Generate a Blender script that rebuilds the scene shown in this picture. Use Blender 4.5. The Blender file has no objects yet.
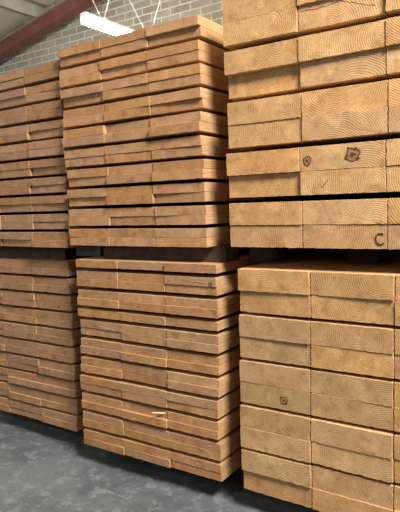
import bpy, bmesh, math, random
from mathutils import Vector, Matrix

C = bpy.context.scene.collection
SC = bpy.context.scene
H = 1.085                    # camera height above the floor, metres

# ------------------------------------------------------------------ camera
cam_d = bpy.data.cameras.new('camera')
cam = bpy.data.objects.new('camera', cam_d)
C.objects.link(cam)
right = Vector((0.83526261, 0.5488368, -0.03338481))
down = Vector((0.02372087, -0.09662674, -0.99503799))
fwd = Vector((-0.54933933, 0.8303261, -0.09372759))
m3 = Matrix((right, -down, -fwd)).transposed()
cam.matrix_world = Matrix.Translation((0, 0, H)) @ m3.to_4x4()
cam_d.sensor_fit = 'HORIZONTAL'
cam_d.sensor_width = 36.0
cam_d.lens = 552.42 / 400.0 * 36.0
cam_d.clip_start = 0.05
SC.camera = cam

# ------------------------------------------------------------------ daylight and added fill
world = bpy.data.worlds.new('world')
SC.world = world
world.use_nodes = True
bg = world.node_tree.nodes['Background']
bg.inputs[0].default_value = (0.80, 0.91, 1.0, 1)
bg.inputs[1].default_value = 0.06


def area(name, loc, target, sx, sy, power, color):
    d = bpy.data.lights.new(name, 'AREA')
    d.shape = 'RECTANGLE'
    d.size, d.size_y, d.energy, d.color = sx, sy, power, color
    o = bpy.data.objects.new(name, d)
    C.objects.link(o)
    o.location = loc
    o.rotation_euler = (Vector(target) - Vector(loc)).to_track_quat('-Z', 'Y').to_euler()
    return o


area('roof_light', (1.7, 0.1, 3.85), (-1.2, 1.5, 0.3), 1.2, 0.8, 410, (1.0, 0.94, 0.85))
area('ceiling_fill_light', (-4.6, -1.2, 2.1), (-4.4, 3.4, 2.7), 2.2, 1.6, 75, (0.93, 0.97, 1.0))  # added fill without a real source, brightens the ceiling and back wall

SC.view_settings.view_transform = 'Standard'
SC.view_settings.look = 'None'
SC.view_settings.gamma = 1
SC.view_settings.use_curve_mapping = False
SC.view_settings.exposure = 0.0


# ------------------------------------------------------------------ node helpers
class N:
    def __init__(self, name):
        self.m = bpy.data.materials.new(name)
        self.m.use_nodes = True
        self.t = self.m.node_tree
        self.b = self.t.nodes['Principled BSDF']

    def n(self, kind, **kw):
        o = self.t.nodes.new(kind)
        for k, v in kw.items():
            setattr(o, k, v)
        return o

    def l(self, a, b):
        self.t.links.new(a, b)

    def put(self, v, sock):
        if isinstance(v, (int, float)):
            sock.default_value = v
        elif isinstance(v, tuple):
            sock.default_value = v
        else:
            self.l(v, sock)

    def math(self, op, a, b=0.0, c=None, clamp=False):
        o = self.n('ShaderNodeMath', operation=op, use_clamp=clamp)
        self.put(a, o.inputs[0])
        self.put(b, o.inputs[1])
        if c is not None:
            self.put(c, o.inputs[2])
        return o.outputs[0]

    def smooth(self, v, a, b, lo=0.0, hi=1.0):
        o = self.n('ShaderNodeMapRange', interpolation_type='SMOOTHSTEP')
        self.put(v, o.inputs[0])
        for i, x in enumerate((a, b, lo, hi)):
            self.put(x, o.inputs[i + 1])
        return o.outputs[0]

    def mix(self, f, a, b, blend='MIX'):
        o = self.n('ShaderNodeMix', data_type='RGBA', blend_type=blend)
        self.put(f, o.inputs[0])
        self.put(a if not isinstance(a, tuple) else (*a[:3], 1), o.inputs[6])
        self.put(b if not isinstance(b, tuple) else (*b[:3], 1), o.inputs[7])
        return o.outputs[2]

    def noise(self, vec, scale, detail=3, rough=0.5, w=None):
        o = self.n('ShaderNodeTexNoise')
        if w is not None:
            o.noise_dimensions = '4D'
            self.put(w, o.inputs['W'])
        self.l(vec, o.inputs['Vector'])
        o.inputs['Scale'].default_value = scale
        o.inputs['Detail'].default_value = detail
        o.inputs['Roughness'].default_value = rough
        return o.outputs[0]

    def vmath(self, op, a, b):
        o = self.n('ShaderNodeVectorMath', operation=op)
        self.put(a, o.inputs[0])
        self.put(b, o.inputs[1])
        return o.outputs[0]

    def bump(self, h, strength, dist):
        o = self.n('ShaderNodeBump')
        o.inputs['Strength'].default_value = strength
        o.inputs['Distance'].default_value = dist
        self.l(h, o.inputs['Height'])
        self.l(o.outputs[0], self.b.inputs['Normal'])

    def obj_co(self):
        return self.n('ShaderNodeTexCoord').outputs['Object']


def wood(name, light, dark, ring=0.0058, contrast=0.55, spread=0.10, knots=(), cracks=()):
    """sawn softwood: growth rings in x/z running along y"""
    k = N(name)
    co = k.obj_co()
    rnd = k.n('ShaderNodeObjectInfo').outputs['Random']
    wn = k.n('ShaderNodeTexWhiteNoise', noise_dimensions='1D')
    k.l(rnd, wn.inputs['W'])
    sep = k.n('ShaderNodeSeparateColor')
    k.l(wn.outputs['Color'], sep.inputs[0])
    r1, r2, r3 = sep.outputs
    xyz = k.n('ShaderNodeSeparateXYZ')
    k.l(co, xyz.inputs[0])
    x, y, z = xyz.outputs
    w4 = k.math('MULTIPLY', rnd, 37.0)
    warp = k.noise(k.vmath('MULTIPLY', co, (1, 0.12, 1)), 9, 2, 0.5, w=w4)
    warp2 = k.noise(k.vmath('MULTIPLY', co, (1, 0.05, 1)), 60, 2, 0.6, w=w4)
    cx = k.math('MULTIPLY', k.math('SUBTRACT', r1, 0.5), 0.26)
    cz = k.math('MULTIPLY', k.math('SUBTRACT', r2, 0.45), 0.25)
    dx = k.math('SUBTRACT', x, cx)
    dz = k.math('SUBTRACT', z, cz)
    d = k.math('SQRT', k.math('ADD', k.math('MULTIPLY', dx, dx), k.math('MULTIPLY', dz, dz)))
    d = k.math('ADD', d, k.math('MULTIPLY', warp, 0.034))
    d = k.math('ADD', d, k.math('MULTIPLY', warp2, 0.0022))
    s = k.math('SINE', k.math('MULTIPLY', d, 2 * math.pi / ring))
    rings = k.math('POWER', k.math('MULTIPLY_ADD', s, 0.5, 0.5), 2.2)
    broad = k.noise(k.vmath('MULTIPLY', co, (1, 0.2, 1)), 14, 3, 0.6, w=w4)
    amp = k.smooth(broad, 0.38, 0.62, 0.05, 1.0)
    fac = k.math('MULTIPLY', k.math('MULTIPLY', rings, amp), contrast)
    col = k.mix(fac, light, dark)
    gn = k.n('ShaderNodeNewGeometry').outputs['True Normal']
    gx = k.n('ShaderNodeSeparateXYZ')
    k.l(gn, gx.inputs[0])
    side = k.smooth(k.math('ABSOLUTE', gx.outputs[1]), 0.35, 0.8, 1.0, 0.0)
    # resin and damp blotches
    blot = k.noise(k.vmath('MULTIPLY', co, (1, 0.25, 1)), 22, 4, 0.65, w=k.math('ADD', w4, 9.0))
    col = k.mix(k.smooth(blot, 0.48, 0.70, 0.0, 0.6), col, dark)
    pale = k.noise(co, 16, 3, 0.6, w=k.math('ADD', w4, 21.0))
    col = k.mix(k.smooth(pale, 0.52, 0.66, 0.0, 0.55), col, tuple(min(1, c * 1.28) for c in light))
    fine = k.noise(k.vmath('MULTIPLY', co, (1, 0.1, 1)), 420, 2, 0.7)
    col = k.mix(k.smooth(fine, 0.3, 0.7, 0.0, 0.16), col, tuple(c * 0.62 for c in dark))
    med = k.noise(k.vmath('MULTIPLY', co, (1, 0.12, 1)), 120, 3, 0.7, w=w4)
    col = k.mix(k.smooth(med, 0.42, 0.68, 0.0, 0.28), col, tuple(c * 0.8 for c in dark))
    col = k.mix(k.math('MULTIPLY', side, 0.25), col, (0.74, 0.54, 0.31))
    # board to board variation
    hsv = k.n('ShaderNodeHueSaturation')
    k.l(col, hsv.inputs['Color'])
    k.l(k.math('MULTIPLY_ADD', r3, 2 * spread, 1 - spread), hsv.inputs['Value'])
    k.l(k.math('MULTIPLY_ADD', r2, 0.14, 1.0), hsv.inputs['Saturation'])
    k.l(k.math('MULTIPLY_ADD', r1, 0.008, 0.495), hsv.inputs['Hue'])
    col = hsv.outputs[0]
    for (kx, kz, kr) in knots:
        ax = k.math('SUBTRACT', x, kx)
        az = k.math('SUBTRACT', z, kz)
        kd = k.math('SQRT', k.math('ADD', k.math('MULTIPLY', ax, ax), k.math('MULTIPLY', az, az)))
        kd = k.math('ADD', kd, k.math('MULTIPLY', k.math('SUBTRACT', warp2, 0.5), kr * 1.5))
        col = k.mix(k.smooth(kd, kr * 0.9, kr * 1.3, 0.85, 0.0), col, (0.27, 0.14, 0.06))
        a = k.smooth(kd, kr * 0.62, kr * 0.92)
        b = k.smooth(kd, kr * 0.92, kr * 1.15, 1.0, 0.0)
        col = k.mix(k.math('MULTIPLY', k.math('MULTIPLY', a, b), 0.95), col, (0.045, 0.022, 0.012))
        col = k.mix(k.smooth(kd, kr * 0.2, kr * 0.5, 0.85, 0.0), col, (0.05, 0.025, 0.015))
    for (x0, z0, x1, z1, wd) in cracks:
        sl = (z1 - z0) / (x1 - x0)
        line = k.math('MULTIPLY_ADD', x, sl, z0 - sl * x0)
        off = k.math('SUBTRACT', k.math('SUBTRACT', z, line), k.math('MULTIPLY', k.math('SUBTRACT', warp, 0.5), 0.02))
        off = k.math('SUBTRACT', off, k.math('MULTIPLY', k.math('SUBTRACT', warp2, 0.5), 0.010))
        c = k.smooth(k.math('ABSOLUTE', off), wd * 0.5, wd, 1.0, 0.0)
        lo, hi = min(x0, x1), max(x0, x1)
        c = k.math('MULTIPLY', c, k.smooth(x, lo - 0.004, lo + 0.004))
        c = k.math('MULTIPLY', c, k.smooth(x, hi - 0.004, hi + 0.004, 1.0, 0.0))
        c = k.math('MULTIPLY', c, k.smooth(y, 0.02, 0.03, 1.0, 0.0))
        col = k.mix(k.math('MULTIPLY', c, 0.85), col, (0.05, 0.025, 0.014))
    k.l(col, k.b.inputs['Base Color'])
    k.b.inputs['Roughness'].default_value = 0.78
    k.b.inputs['Specular IOR Level'].default_value = 0.25
    k.bump(k.math('ADD', fine, k.math('MULTIPLY', rings, 0.5)), 0.6, 0.0016)
    return k.m


def plain(name, col, rough=0.7, metal=0.0, var=0.25, scale=30, emit=None):
    k = N(name)
    co = k.obj_co()
    n1 = k.noise(co, scale, 4, 0.6)
    c = k.mix(k.smooth(n1, 0.3, 0.7), tuple(v * (1 - var) for v in col), tuple(min(1, v * (1 + var)) for v in col))
    k.l(c, k.b.inputs['Base Color'])
    k.b.inputs['Roughness'].default_value = rough
    k.b.inputs['Metallic'].default_value = metal
    if emit:
        k.b.inputs['Emission Color'].default_value = (*emit[0], 1)
        k.b.inputs['Emission Strength'].default_value = emit[1]
    return k.m


# ------------------------------------------------------------------ object helpers
def finish(name, bm, mat, parent=None, smooth=False):
    me = bpy.data.meshes.new(name)
    bmesh.ops.recalc_face_normals(bm, faces=bm.faces)
    bm.to_mesh(me)
    bm.free()
    me.materials.append(mat)
    if smooth:
        for p in me.polygons:
            p.use_smooth = True
    o = bpy.data.objects.new(name, me)
    C.objects.link(o)
    o.parent = parent
    return o


def tag(o, label=None, cat=None, group=None, kind=None):
    for k, v in (('label', label), ('category', cat), ('group', group), ('kind', kind)):
        if v:
            o[k] = v
    return o


def box(bm, x0, x1, y0, y1, z0, z1, bevel=0.0):
    r = bmesh.ops.create_cube(bm, size=1)
    vs = r['verts']
    for v in vs:
        v.co = Vector((x0 + (v.co.x + .5) * (x1 - x0), y0 + (v.co.y + .5) * (y1 - y0), z0 + (v.co.z + .5) * (z1 - z0)))
    if bevel:
        es = list({e for v in vs for e in v.link_edges})
        bmesh.ops.bevel(bm, geom=es, offset=bevel, segments=2, affect='EDGES', profile=0.6)
    return vs


def tube(bm, a, b, r, n=8):
    a, b = Vector(a), Vector(b)
    d = b - a
    q = d.to_track_quat('Z', 'Y').to_matrix().to_4x4()
    res = bmesh.ops.create_cone(bm, cap_ends=True, segments=n, radius1=r, radius2=r, depth=d.length,
                                matrix=Matrix.Translation((a + b) / 2) @ q)
    return res['verts']


def prism(bm, prof, y0, y1):
    """profile in x/z extruded along y"""
    f = [bm.verts.new((x, y0, z)) for x, z in prof]
    g = [bm.verts.new((x, y1, z)) for x, z in prof]
    n = len(prof)
    bm.faces.new(f)
    bm.faces.new(g[::-1])
    for i in range(n):
        j = (i + 1) % n
        bm.faces.new((f[i], g[i], g[j], f[j]))


# ------------------------------------------------------------------ the room
WALL_Y = 4.4
SL = 0.2


def roof_z(x):
    return H + 3.174 + SL * x


def brick_mat():
    k = N('painted_brick')
    co = k.obj_co()
    xyz = k.n('ShaderNodeSeparateXYZ')
    k.l(co, xyz.inputs[0])
    cb = k.n('ShaderNodeCombineXYZ')
    k.l(xyz.outputs[0], cb.inputs[0])
    k.l(xyz.outputs[2], cb.inputs[1])
    br = k.n('ShaderNodeTexBrick')
    wob = k.noise(co, 30, 2, 0.6)
    v = k.vmath('ADD', cb.outputs[0], k.vmath('MULTIPLY', k.mix(1.0, wob, wob), (0.004, 0.004, 0)))
    k.l(v, br.inputs['Vector'])
    br.inputs['Scale'].default_value = 1
    br.inputs['Brick Width'].default_value = 0.225
    br.inputs['Row Height'].default_value = 0.070
    br.inputs['Mortar Size'].default_value = 0.0065
    br.inputs['Mortar Smooth'].default_value = 0.25
    br.inputs['Bias'].default_value = 0.0
    br.inputs['Color1'].default_value = (0.225, 0.205, 0.160, 1)
    br.inputs['Color2'].default_value = (0.33, 0.305, 0.24, 1)
    br.inputs['Mortar'].default_value = (0.64, 0.60, 0.50, 1)
    n1 = k.noise(co, 5, 4, 0.6)
    n2 = k.noise(co, 90, 3, 0.7)
    c = k.mix(k.smooth(n1, 0.35, 0.68, 0.0, 0.5), br.outputs['Color'], (0.42, 0.39, 0.33))
    c = k.mix(k.smooth(n2, 0.4, 0.7, 0.0, 0.25), c, (0.13, 0.12, 0.10))
    k.l(c, k.b.inputs['Base Color'])
    k.b.inputs['Roughness'].default_value = 0.9
    k.bump(k.math('ADD', k.math('MULTIPLY', br.outputs['Fac'], -1.0), k.math('MULTIPLY', n2, 0.4)), 0.7, 0.006)
    return k.m


def floor_mat():
    k = N('concrete')
    co = k.obj_co()
    n1 = k.noise(co, 2.4, 6, 0.62)
    n2 = k.noise(co, 16, 8, 0.72)
    n3 = k.noise(co, 120, 3, 0.7)
    c = k.mix(k.smooth(n1, 0.36, 0.66), (0.085, 0.100, 0.108), (0.165, 0.185, 0.192))
    c = k.mix(k.smooth(n2, 0.50, 0.62, 0.0, 0.6), c, (0.27, 0.285, 0.28))
    c = k.mix(k.smooth(n2, 0.30, 0.42, 0.5, 0.0), c, (0.085, 0.098, 0.105))
    c = k.mix(k.smooth(n3, 0.4, 0.75, 0.0, 0.3), c, (0.09, 0.095, 0.095))
    # hairline scuffs
    vo = k.n('ShaderNodeTexVoronoi', feature='DISTANCE_TO_EDGE')
    k.l(k.vmath('ADD', co, k.vmath('MULTIPLY', k.mix(1.0, n2, n1), (0.5, 0.3, 0))), vo.inputs['Vector'])
    vo.inputs['Scale'].default_value = 3.2
    c = k.mix(k.smooth(vo.outputs['Distance'], 0.0, 0.012, 0.18, 0.0), c, (0.36, 0.37, 0.36))
    k.l(c, k.b.inputs['Base Color'])
    k.l(k.smooth(n2, 0.3, 0.7, 0.42, 0.7), k.b.inputs['Roughness'])
    k.bump(k.math('ADD', n3, n2), 0.25, 0.003)
    return k.m


MAT_BRICK = brick_mat()
MAT_FLOOR = floor_mat()
MAT_ROOF = plain('roof_sheet', (0.80, 0.73, 0.57), 0.6, 0, 0.05, 3)

bm = bmesh.new()
box(bm, -9, 4, -4, WALL_Y + 0.2, -0.1, 0)
tag(finish('floor', bm, MAT_FLOOR), 'grey-blue mottled concrete floor', None, None, 'structure')

bm = bmesh.new()
prism(bm, [(-9, 0), (4, 0), (4, roof_z(4)), (-9, roof_z(-9))], WALL_Y, WALL_Y + 0.2)
tag(finish('wall_back', bm, MAT_BRICK), 'grey brick wall behind the timber stacks', None, None, 'structure')

bm = bmesh.new()
prism(bm, [(-9, roof_z(-9)), (4, roof_z(4)), (4, roof_z(4) + 0.06), (-9, roof_z(-9) + 0.06)], 0.2, WALL_Y + 0.2)
tag(finish('ceiling', bm, MAT_ROOF), 'beige sloping roof sheet', None, None, 'structure')

# red rafter along the wall: web, flanges as one rolled section
MAT_RED = plain('red_oxide_steel', (0.17, 0.058, 0.048), 0.55, 0, 0.22, 9)
MAT_FLANGE = plain('pale_red_steel', (0.27, 0.16, 0.14), 0.6, 0, 0.2, 9)  # paler red for the upper flange
X0, X1 = -8.9, 3.9


def strip(bm, zt, zb, y0, y1):
    prism(bm, [(X0, H + zb + SL * X0), (X1, H + zb + SL * X1), (X1, H + zt + SL * X1), (X0, H + zt + SL * X0)], y0, y1)


root = bpy.data.objects.new('roof_beam', None)
C.objects.link(root)
root.location = (X0, 4.25, H + 2.85 + SL * X0)
tag(root, 'dark red steel I-beam sloping up under the roof against the brick wall', 'beam')
inv = Matrix.Translation(-root.location)
for nm, zt, zb, y0, y1, mt in (('web', 2.985, 2.862, 4.246, 4.256, MAT_RED), ('flange', 2.997, 2.985, 4.19, 4.31, MAT_FLANGE),
                               ('flange', 2.862, 2.850, 4.19, 4.31, MAT_RED)):
    bm = bmesh.new()
    strip(bm, zt, zb, y0, y1)
    bm.transform(inv)
    finish(nm, bm, mt, root)

# roof purlins along the building, resting on the rafter
MAT_PURLIN = plain('grey_steel', (0.30, 0.295, 0.25), 0.55, 0, 0.12, 6)
for px, lab in ((-4.82, 'grey-green steel roof purlin ending on the red beam, at top left'),
                (-6.5, 'grey-green steel roof purlin lower down the roof slope, left of frame'),
                (-3.14, 'grey-green steel roof purlin higher up the slope, above the hanging lamp')):
    zt = roof_z(px) - 0.004
    zb = H + 2.997 + SL * px + 0.012
    bm = bmesh.new()
    prism(bm, [(px, zb), (px + .06, zb), (px + .06, zb + .016), (px + .004, zb + .004), (px + .004, zt - .004),
               (px + .06, zt - .004), (px + .06, zt), (px, zt)], 0.25, 4.36)
    tag(finish('roof_purlin', bm, MAT_PURLIN), lab, 'purlin')

# ------------------------------------------------------------------ hanging batten lamp
LX, LY0, LY1, LZ = -2.55, 2.62, 3.80, H + 1.17
lamp = bpy.data.objects.new('batten_lamp', None)
C.objects.link(lamp)
lamp.location = (LX, (LY0 + LY1) / 2, LZ)
tag(lamp, 'glowing white linear batten lamp hung on thin wires above the middle stack', 'lamp')
MAT_HOUSE = plain('white_lamp_housing', (0.75, 0.75, 0.72), 0.4, 0, 0.03, 5)
MAT_GLOW = plain('lamp_diffuser_lit', (0.9, 0.9, 0.9), 0.4, 0, 0.01, 5, emit=((1.0, 0.97, 0.88), 210.0))
MAT_CAP = plain('opal_end_lit', (0.9, 0.9, 0.88), 0.4, 0, 0.01, 5, emit=((1.0, 0.98, 0.92), 1.5))
MAT_WIRE = plain('galvanised_wire', (0.62, 0.62, 0.60), 0.4, 0.3, 0.05, 5)
hl = (LY1 - LY0) / 2
bm = bmesh.new()
prism(bm, [(-.030, .028), (-.022, .050), (.022, .050), (.030, .028)], -hl, hl)
finish('housing', bm, MAT_HOUSE, lamp)
bm = bmesh.new()
prism(bm, [(.034 * math.cos(a), .006 + .026 * math.sin(a)) for a in [i * math.pi / 12 for i in range(24)]], -hl + .02, hl - .02)
finish('diffuser', bm, MAT_GLOW, lamp)
for s in (-1, 1):
    bm = bmesh.new()
    box(bm, -.031, .031, s * (hl - .012) - .008, s * (hl - .012) + .008, -.018, .048, .006)
    finish('end_cap', bm, MAT_CAP, lamp)
for yy in (2.80 - lamp.location.y, 3.28 - lamp.location.y):
    bm = bmesh.new()
    box(bm, -.02, .02, yy - .012, yy + .012, .048, .062, .003)
    finish('wire_clip', bm, MAT_HOUSE, lamp)
    for s in (-1, 1):
        bm = bmesh.new()
        top = roof_z(LX + s * .72) - LZ
        tube(bm, (s * .01, yy, .055), (s * .72, yy, top), .0035, 6)
        finish('wire', bm, MAT_WIRE, lamp)

# ------------------------------------------------------------------ sawn timber
LIGHT = (0.60, 0.375, 0.195)
DARK = (0.32, 0.165, 0.068)
W_STD = wood('sawn_softwood_boards', (0.50, 0.290, 0.155), (0.26, 0.120, 0.055), 0.0055, 0.5)
W_LEFT = wood('sawn_softwood_dull', (0.42, 0.242, 0.138), (0.22, 0.112, 0.056), 0.0055, 0.45)  # darker, duller brown for the left stacks
W_BIG = wood('sawn_softwood_joists', LIGHT, DARK, 0.0064, 0.8, 0.11)
W_DARK = plain('gap_shade_bearer_wood', (0.055, 0.032, 0.020), 0.85, 0, 0.3, 25)  # brown bearer wood, its colour deepened to stand in for shade in the gaps
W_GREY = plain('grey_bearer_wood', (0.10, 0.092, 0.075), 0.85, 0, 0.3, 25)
MAT_INK = plain('black_marker', (0.05, 0.03, 0.02), 0.8, 0, 0.1, 30)
MAT_SPLINT = plain('pale_fresh_wood', (0.75, 0.58, 0.36), 0.7, 0, 0.1, 60)


def plank_mesh(name, w, t, length, rng, mat):
    """a sawn board with softened, slightly ragged edges; local origin at front end, centre of section"""
    bm = bmesh.new()
    w2, t2, c = w / 2, t / 2, 0.0012
    nx, nz = max(6, int(w / 0.010)), max(3, int(t / 0.010))
    pts = []
    for i in range(nx + 1):
        pts.append((-w2 + c + (w - 2 * c) * i / nx, -t2))
    for i in range(nz + 1):
        pts.append((w2, -t2 + c + (t - 2 * c) * i / nz))
    for i in range(nx + 1):
        pts.append((w2 - c - (w - 2 * c) * i / nx, t2))
    for i in range(nz + 1):
        pts.append((-w2, t2 - c - (t - 2 * c) * i / nz))
    jag = [(rng.uniform(0, 1) ** 3) * 0.0016 for _ in pts]
    skew = rng.uniform(-.003, .003)
    ring_def = [(0.0, .0008, 1.0), (0.0012, 0.0, 0.8), (0.02, 0.0, 0.3), (length * .5, 0.0, 0.2), (length - .002, 0, .6), (length, .0018, 1.0)]
    rings = []
    for yy, ins, ja in ring_def:
        vs = []
        for (x, z), j in zip(pts, jag):
            e = ins + j * ja
            X = x * (1 - e / w2)
            Z = z * (1 - e / t2)
            Y = yy + (skew * x / w2 if yy < .1 else 0) + (0.0008 + j * .4 if yy < .01 else 0)
            if yy < .01:
                Y += 0.0
            vs.append(bm.verts.new((X, Y, Z)))
        rings.append(vs)
    n = len(pts)
    for a, b in zip(rings, rings[1:]):
        for i in range(n):
            j = (i + 1) % n
            bm.faces.new((a[i], a[j], b[j], b[i]))
    bm.faces.new(rings[0])
    bm.faces.new(rings[-1][::-1])
    bmesh.ops.recalc_face_normals(bm, faces=bm.faces)
    me = bpy.data.meshes.new(name)
    bm.to_mesh(me)
    bm.free()
    me.materials.append(mat)
    return me


ORD = ['top', 'second', 'third', 'fourth', 'fifth', 'sixth', 'seventh', 'eighth', 'ninth', 'tenth', 'bottom']
COLS = ['left', 'middle', 'right']
ALL = {}


def pack(key, where, colour, x_right, pitch, width, y0, z_top, t, gap, layers, length, mat, seed,
         x_top_shift=0.0, lower_out=0.5, specials=None, colors=None):
    """layers: list of how many boards high each layer is, from the top; three boards wide"""
    rng = random.Random(seed)
    meshes = [plank_mesh('plank', width, t, length, rng, mat) for _ in range(6)]
    specials = specials or {}
    z = z_top
    nl = len(layers)
    for li, nb in enumerate(layers):
        name_l = 'bottom' if li == nl - 1 else ORD[li]
        f = 1 - li / max(1, nl - 1)
        lx = rng.uniform(-.004, .004) + x_top_shift * f
        ly = rng.uniform(-.003, .003)
        for bi in range(nb):
            zc = z - t / 2
            z -= t
            for ci in range(3):
                yo = ly + rng.uniform(-.004, .004)
                if bi == 1:
                    yo += -rng.choice([1, 1, .3]) * rng.uniform(.003, .008) if rng.random() < lower_out else rng.uniform(0.0, .006)
                me = meshes[rng.randrange(6)]
                sp = specials.get((li, bi, ci))
                o = bpy.data.objects.new('plank', me)
                if sp and 'mat' in sp:
                    me2 = me.copy()
                    me2.materials.clear()
                    me2.materials.append(sp['mat'])
                    o.data = me2
                if sp and 'y' in sp:
                    yo = sp['y']
                C.objects.link(o)
                xc = x_right - width / 2 - (2 - ci) * pitch + lx + rng.uniform(-.0006, .0006)
                o.location = (xc, y0 + yo, zc)
                which = 'only board' if nb == 1 else ('upper board', 'lower board')[bi]
                lab = '%s plank, %s, %s column, %s layer, %s stack' % (colour, which, COLS[ci], name_l, where)
                if sp and 'note' in sp:
                    lab = '%s plank %s in %s stack, %s layer' % (colour, sp['note'], where, name_l)
                tag(o, lab, 'plank', 'planks in the %s stack' % where)
                ALL[(key, li, bi, ci)] = o
        if li < nl - 1:
            xa, xb = x_right - 2 * pitch - width + 0.015, x_right - 0.015
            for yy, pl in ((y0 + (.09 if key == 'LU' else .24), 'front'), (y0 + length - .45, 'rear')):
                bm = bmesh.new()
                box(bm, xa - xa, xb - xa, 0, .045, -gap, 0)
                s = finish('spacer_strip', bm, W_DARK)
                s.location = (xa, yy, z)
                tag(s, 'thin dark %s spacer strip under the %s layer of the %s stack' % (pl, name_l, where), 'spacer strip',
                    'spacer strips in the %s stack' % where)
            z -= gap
    return z


def lz(v):
    return H + v


# unusual boards
K_RU = wood('joist_with_two_knots', LIGHT, DARK, 0.0064, 0.8, 0.05, knots=[(-0.104, -0.006, .014), (0.036, 0.002, .021)])
K_RU2 = wood('joist_cracked_below_knots', LIGHT, DARK, 0.0064, 0.8, 0.05, cracks=[(-0.062, -0.022, -0.040, 0.005, .0030)])
K_RUT = wood('joist_cracked_top', LIGHT, DARK, 0.0064, 0.75, 0.05, cracks=[(-0.12, 0.018, 0.02, 0.024, .0022), (0.0, 0.022, 0.10, -0.012, .0018)])
K_RL = wood('joist_small_knot', (0.50, 0.335, 0.185), (0.31, 0.17, 0.08), 0.0064, 0.7, 0.05, knots=[(0.035, -0.004, .014)])
K_MLC = wood('board_cracked', (0.50, 0.290, 0.155), (0.26, 0.120, 0.055), 0.0055, 0.5, 0.05, knots=[(0.088, -0.008, .008)], cracks=[(-0.03, 0.000, 0.07, -0.006, .0011)])
K_LL = wood('board_knot_left', (0.42, 0.242, 0.138), (0.22, 0.112, 0.056), 0.0055, 0.45, 0.05, knots=[(0.04, -0.002, .008)])

# upper stacks
ZMU = pack('MU', 'upper middle', 'light brown', -1.031, .2225, .221, 1.60, lz(.6300), .0334, .0126, [2] * 10, 2.4, W_STD, 11,
           x_top_shift=-.008, lower_out=.45,
           specials={(0, 1, 2): dict(y=.012), (1, 1, 1): dict(y=.009), (2, 1, 0): dict(y=.009), (7, 1, 0): dict(y=.012), (6, 1, 0): dict(y=.009),
                     (4, 0, 1): dict(y=.010), (7, 1, 2): dict(y=.008), (8, 1, 1): dict(y=.009)})
ZLU = pack('LU', 'upper left', 'brown', -1.7365, .2235, .222, 1.632, lz(.6030), .0327, .0127, [2] * 10, 2.3, W_LEFT, 12, lower_out=.4,
           specials={(3, 1, 2): dict(y=.014), (5, 1, 2): dict(y=.014), (5, 1, 1): dict(y=.006), (1, 1, 1): dict(y=.008), (8, 1, 2): dict(y=.008)})
ZRU = pack('RU', 'upper right', 'thick tan', -.4235 + .2605, .2585, .256, 1.60, lz(.6510), .0728, .0176, [2] * 5, 2.4, W_BIG, 13,
           lower_out=.3,
           specials={(1, 1, 0): dict(y=.024), (1, 1, 1): dict(y=.012), (1, 1, 2): dict(y=.010), (0, 1, 0): dict(y=-.001), (3, 1, 0): dict(y=.008),
                     (3, 0, 1): dict(mat=K_RU, note='with two dark knots'), (3, 1, 1): dict(mat=K_RU2, note='with a short slanted crack'),
                     (0, 1, 1): dict(mat=K_RUT, note='with a long wavy crack')})
# lower stacks
ZML = pack('ML', 'lower middle', 'light brown', -1.003, .2258, .2240, 1.60, lz(-.2086), .0316, .01525, [1, 2, 2, 1] + [2] * 7, 2.4, W_STD, 21,
           x_top_shift=.009, lower_out=.75, specials={(1, 0, 2): dict(mat=K_MLC, note='with a small dark knot')})
ZLL = pack('LL', 'lower left', 'brown', -1.072 * 1.045 * 1.6, .2330, .2315, 1.672, lz(-.2297), .0323, .0129, [2] * 10, 2.2, W_LEFT, 22,
           lower_out=.7, specials={(2, 1, 2): dict(mat=K_LL, note='with a small dark knot')})
ZRL = pack('RL', 'lower right', 'thick tan', -.4000 + .2555, .2565, .254, 1.60, lz(-.2207), .0732, .0107, [2] * 5, 2.4, W_BIG, 23,
           lower_out=.6, specials={(2, 1, 0): dict(mat=K_RL, note='with a small oval knot')})
print('bottoms', ZMU - H, ZLU - H, ZRU - H, ZML, ZLL, ZRL)

# stamped letter C on a joist end
p = ALL[('RU', 4, 1, 1)]
p['label'] = 'thick tan plank marked with a dark letter C, lower board, bottom layer, upper right stack'
bm = bmesh.new()
cxx, czz = -0.4393 - p.location.x, (H - .117) - p.location.z
prev = None
R0 = .0145
ring = []
for i in range(21):
    a = math.radians(48 + i * 264 / 20)
    for rr in (R0 - .0016, R0 + .0016):
        for yy in (.0002, .0030):
            ring.append(bm.verts.new((cxx + rr * math.cos(a) * .92, yy - .001, czz + rr * math.sin(a) * 1.1)))
for i in range(20):
    a, b = ring[i * 4:i * 4 + 4], ring[i * 4 + 4:i * 4 + 8]
    for u, v in ((0, 1), (1, 3), (3, 2), (2, 0)):
        bm.faces.new((a[u], a[v], b[v], b[u]))
bm.faces.new((ring[0], ring[1], ring[3], ring[2]))
bm.faces.new((ring[-4], ring[-3], ring[-1], ring[-2]))
tag(finish('letter_mark', bm, MAT_INK, p), 'dark letter C on the plank end')

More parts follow.
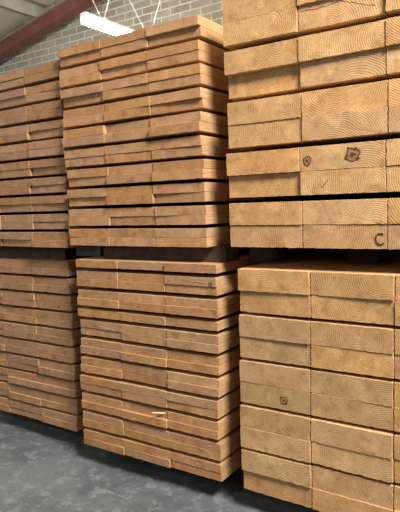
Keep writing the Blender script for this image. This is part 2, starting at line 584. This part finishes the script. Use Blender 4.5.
# torn splinter sticking out of the lower middle stack
p = ALL[('ML', 8, 0, 1)]
p['label'] = 'light brown plank with a pale torn splinter at its corner, lower middle stack'
bm = bmesh.new()
vs = tube(bm, (.104, .01, .003), (.060, -.028, .010), .0045, 7)
for v in vs:
    if v.co.x < .09:
        v.co.z = .010 + (v.co.z - .010) * .4
        v.co.y = -.028 + (v.co.y + .028) * .4
finish('splinter', bm, MAT_SPLINT, p)


# ------------------------------------------------------------------ bearers
def bearer(x0, x1, y0, y1, z0, z1, mat, label, name='bearer'):
    bm = bmesh.new()
    box(bm, 0, x1 - x0, 0, y1 - y0, 0, z1 - z0, .003)
    o = finish(name, bm, mat)
    o.location = (x0, y0, z0)
    tag(o, label, 'bearer', 'bearers under the stacks')
    return o


TML, TLL, TRL = lz(-.2086), lz(-.2297), lz(-.2207)
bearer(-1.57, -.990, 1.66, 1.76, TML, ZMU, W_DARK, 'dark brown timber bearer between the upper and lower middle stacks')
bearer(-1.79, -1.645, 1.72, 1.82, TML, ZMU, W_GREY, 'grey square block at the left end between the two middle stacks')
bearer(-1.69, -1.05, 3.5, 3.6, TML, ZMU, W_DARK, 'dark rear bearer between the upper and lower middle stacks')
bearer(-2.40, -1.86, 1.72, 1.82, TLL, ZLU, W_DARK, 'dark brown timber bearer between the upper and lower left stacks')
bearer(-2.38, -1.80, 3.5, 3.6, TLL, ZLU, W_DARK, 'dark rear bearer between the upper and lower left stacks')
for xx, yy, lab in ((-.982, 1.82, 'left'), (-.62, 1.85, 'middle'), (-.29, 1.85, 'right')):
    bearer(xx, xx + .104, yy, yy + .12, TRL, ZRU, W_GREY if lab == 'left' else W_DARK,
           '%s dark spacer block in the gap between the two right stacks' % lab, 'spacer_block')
bearer(-.96, -.18, 2.15, 2.25, TRL, ZRU, W_DARK, 'dark bar added to blacken the gap behind the blocks between the two right stacks')  # bar added to fill the gap with black, standing in for deep shade
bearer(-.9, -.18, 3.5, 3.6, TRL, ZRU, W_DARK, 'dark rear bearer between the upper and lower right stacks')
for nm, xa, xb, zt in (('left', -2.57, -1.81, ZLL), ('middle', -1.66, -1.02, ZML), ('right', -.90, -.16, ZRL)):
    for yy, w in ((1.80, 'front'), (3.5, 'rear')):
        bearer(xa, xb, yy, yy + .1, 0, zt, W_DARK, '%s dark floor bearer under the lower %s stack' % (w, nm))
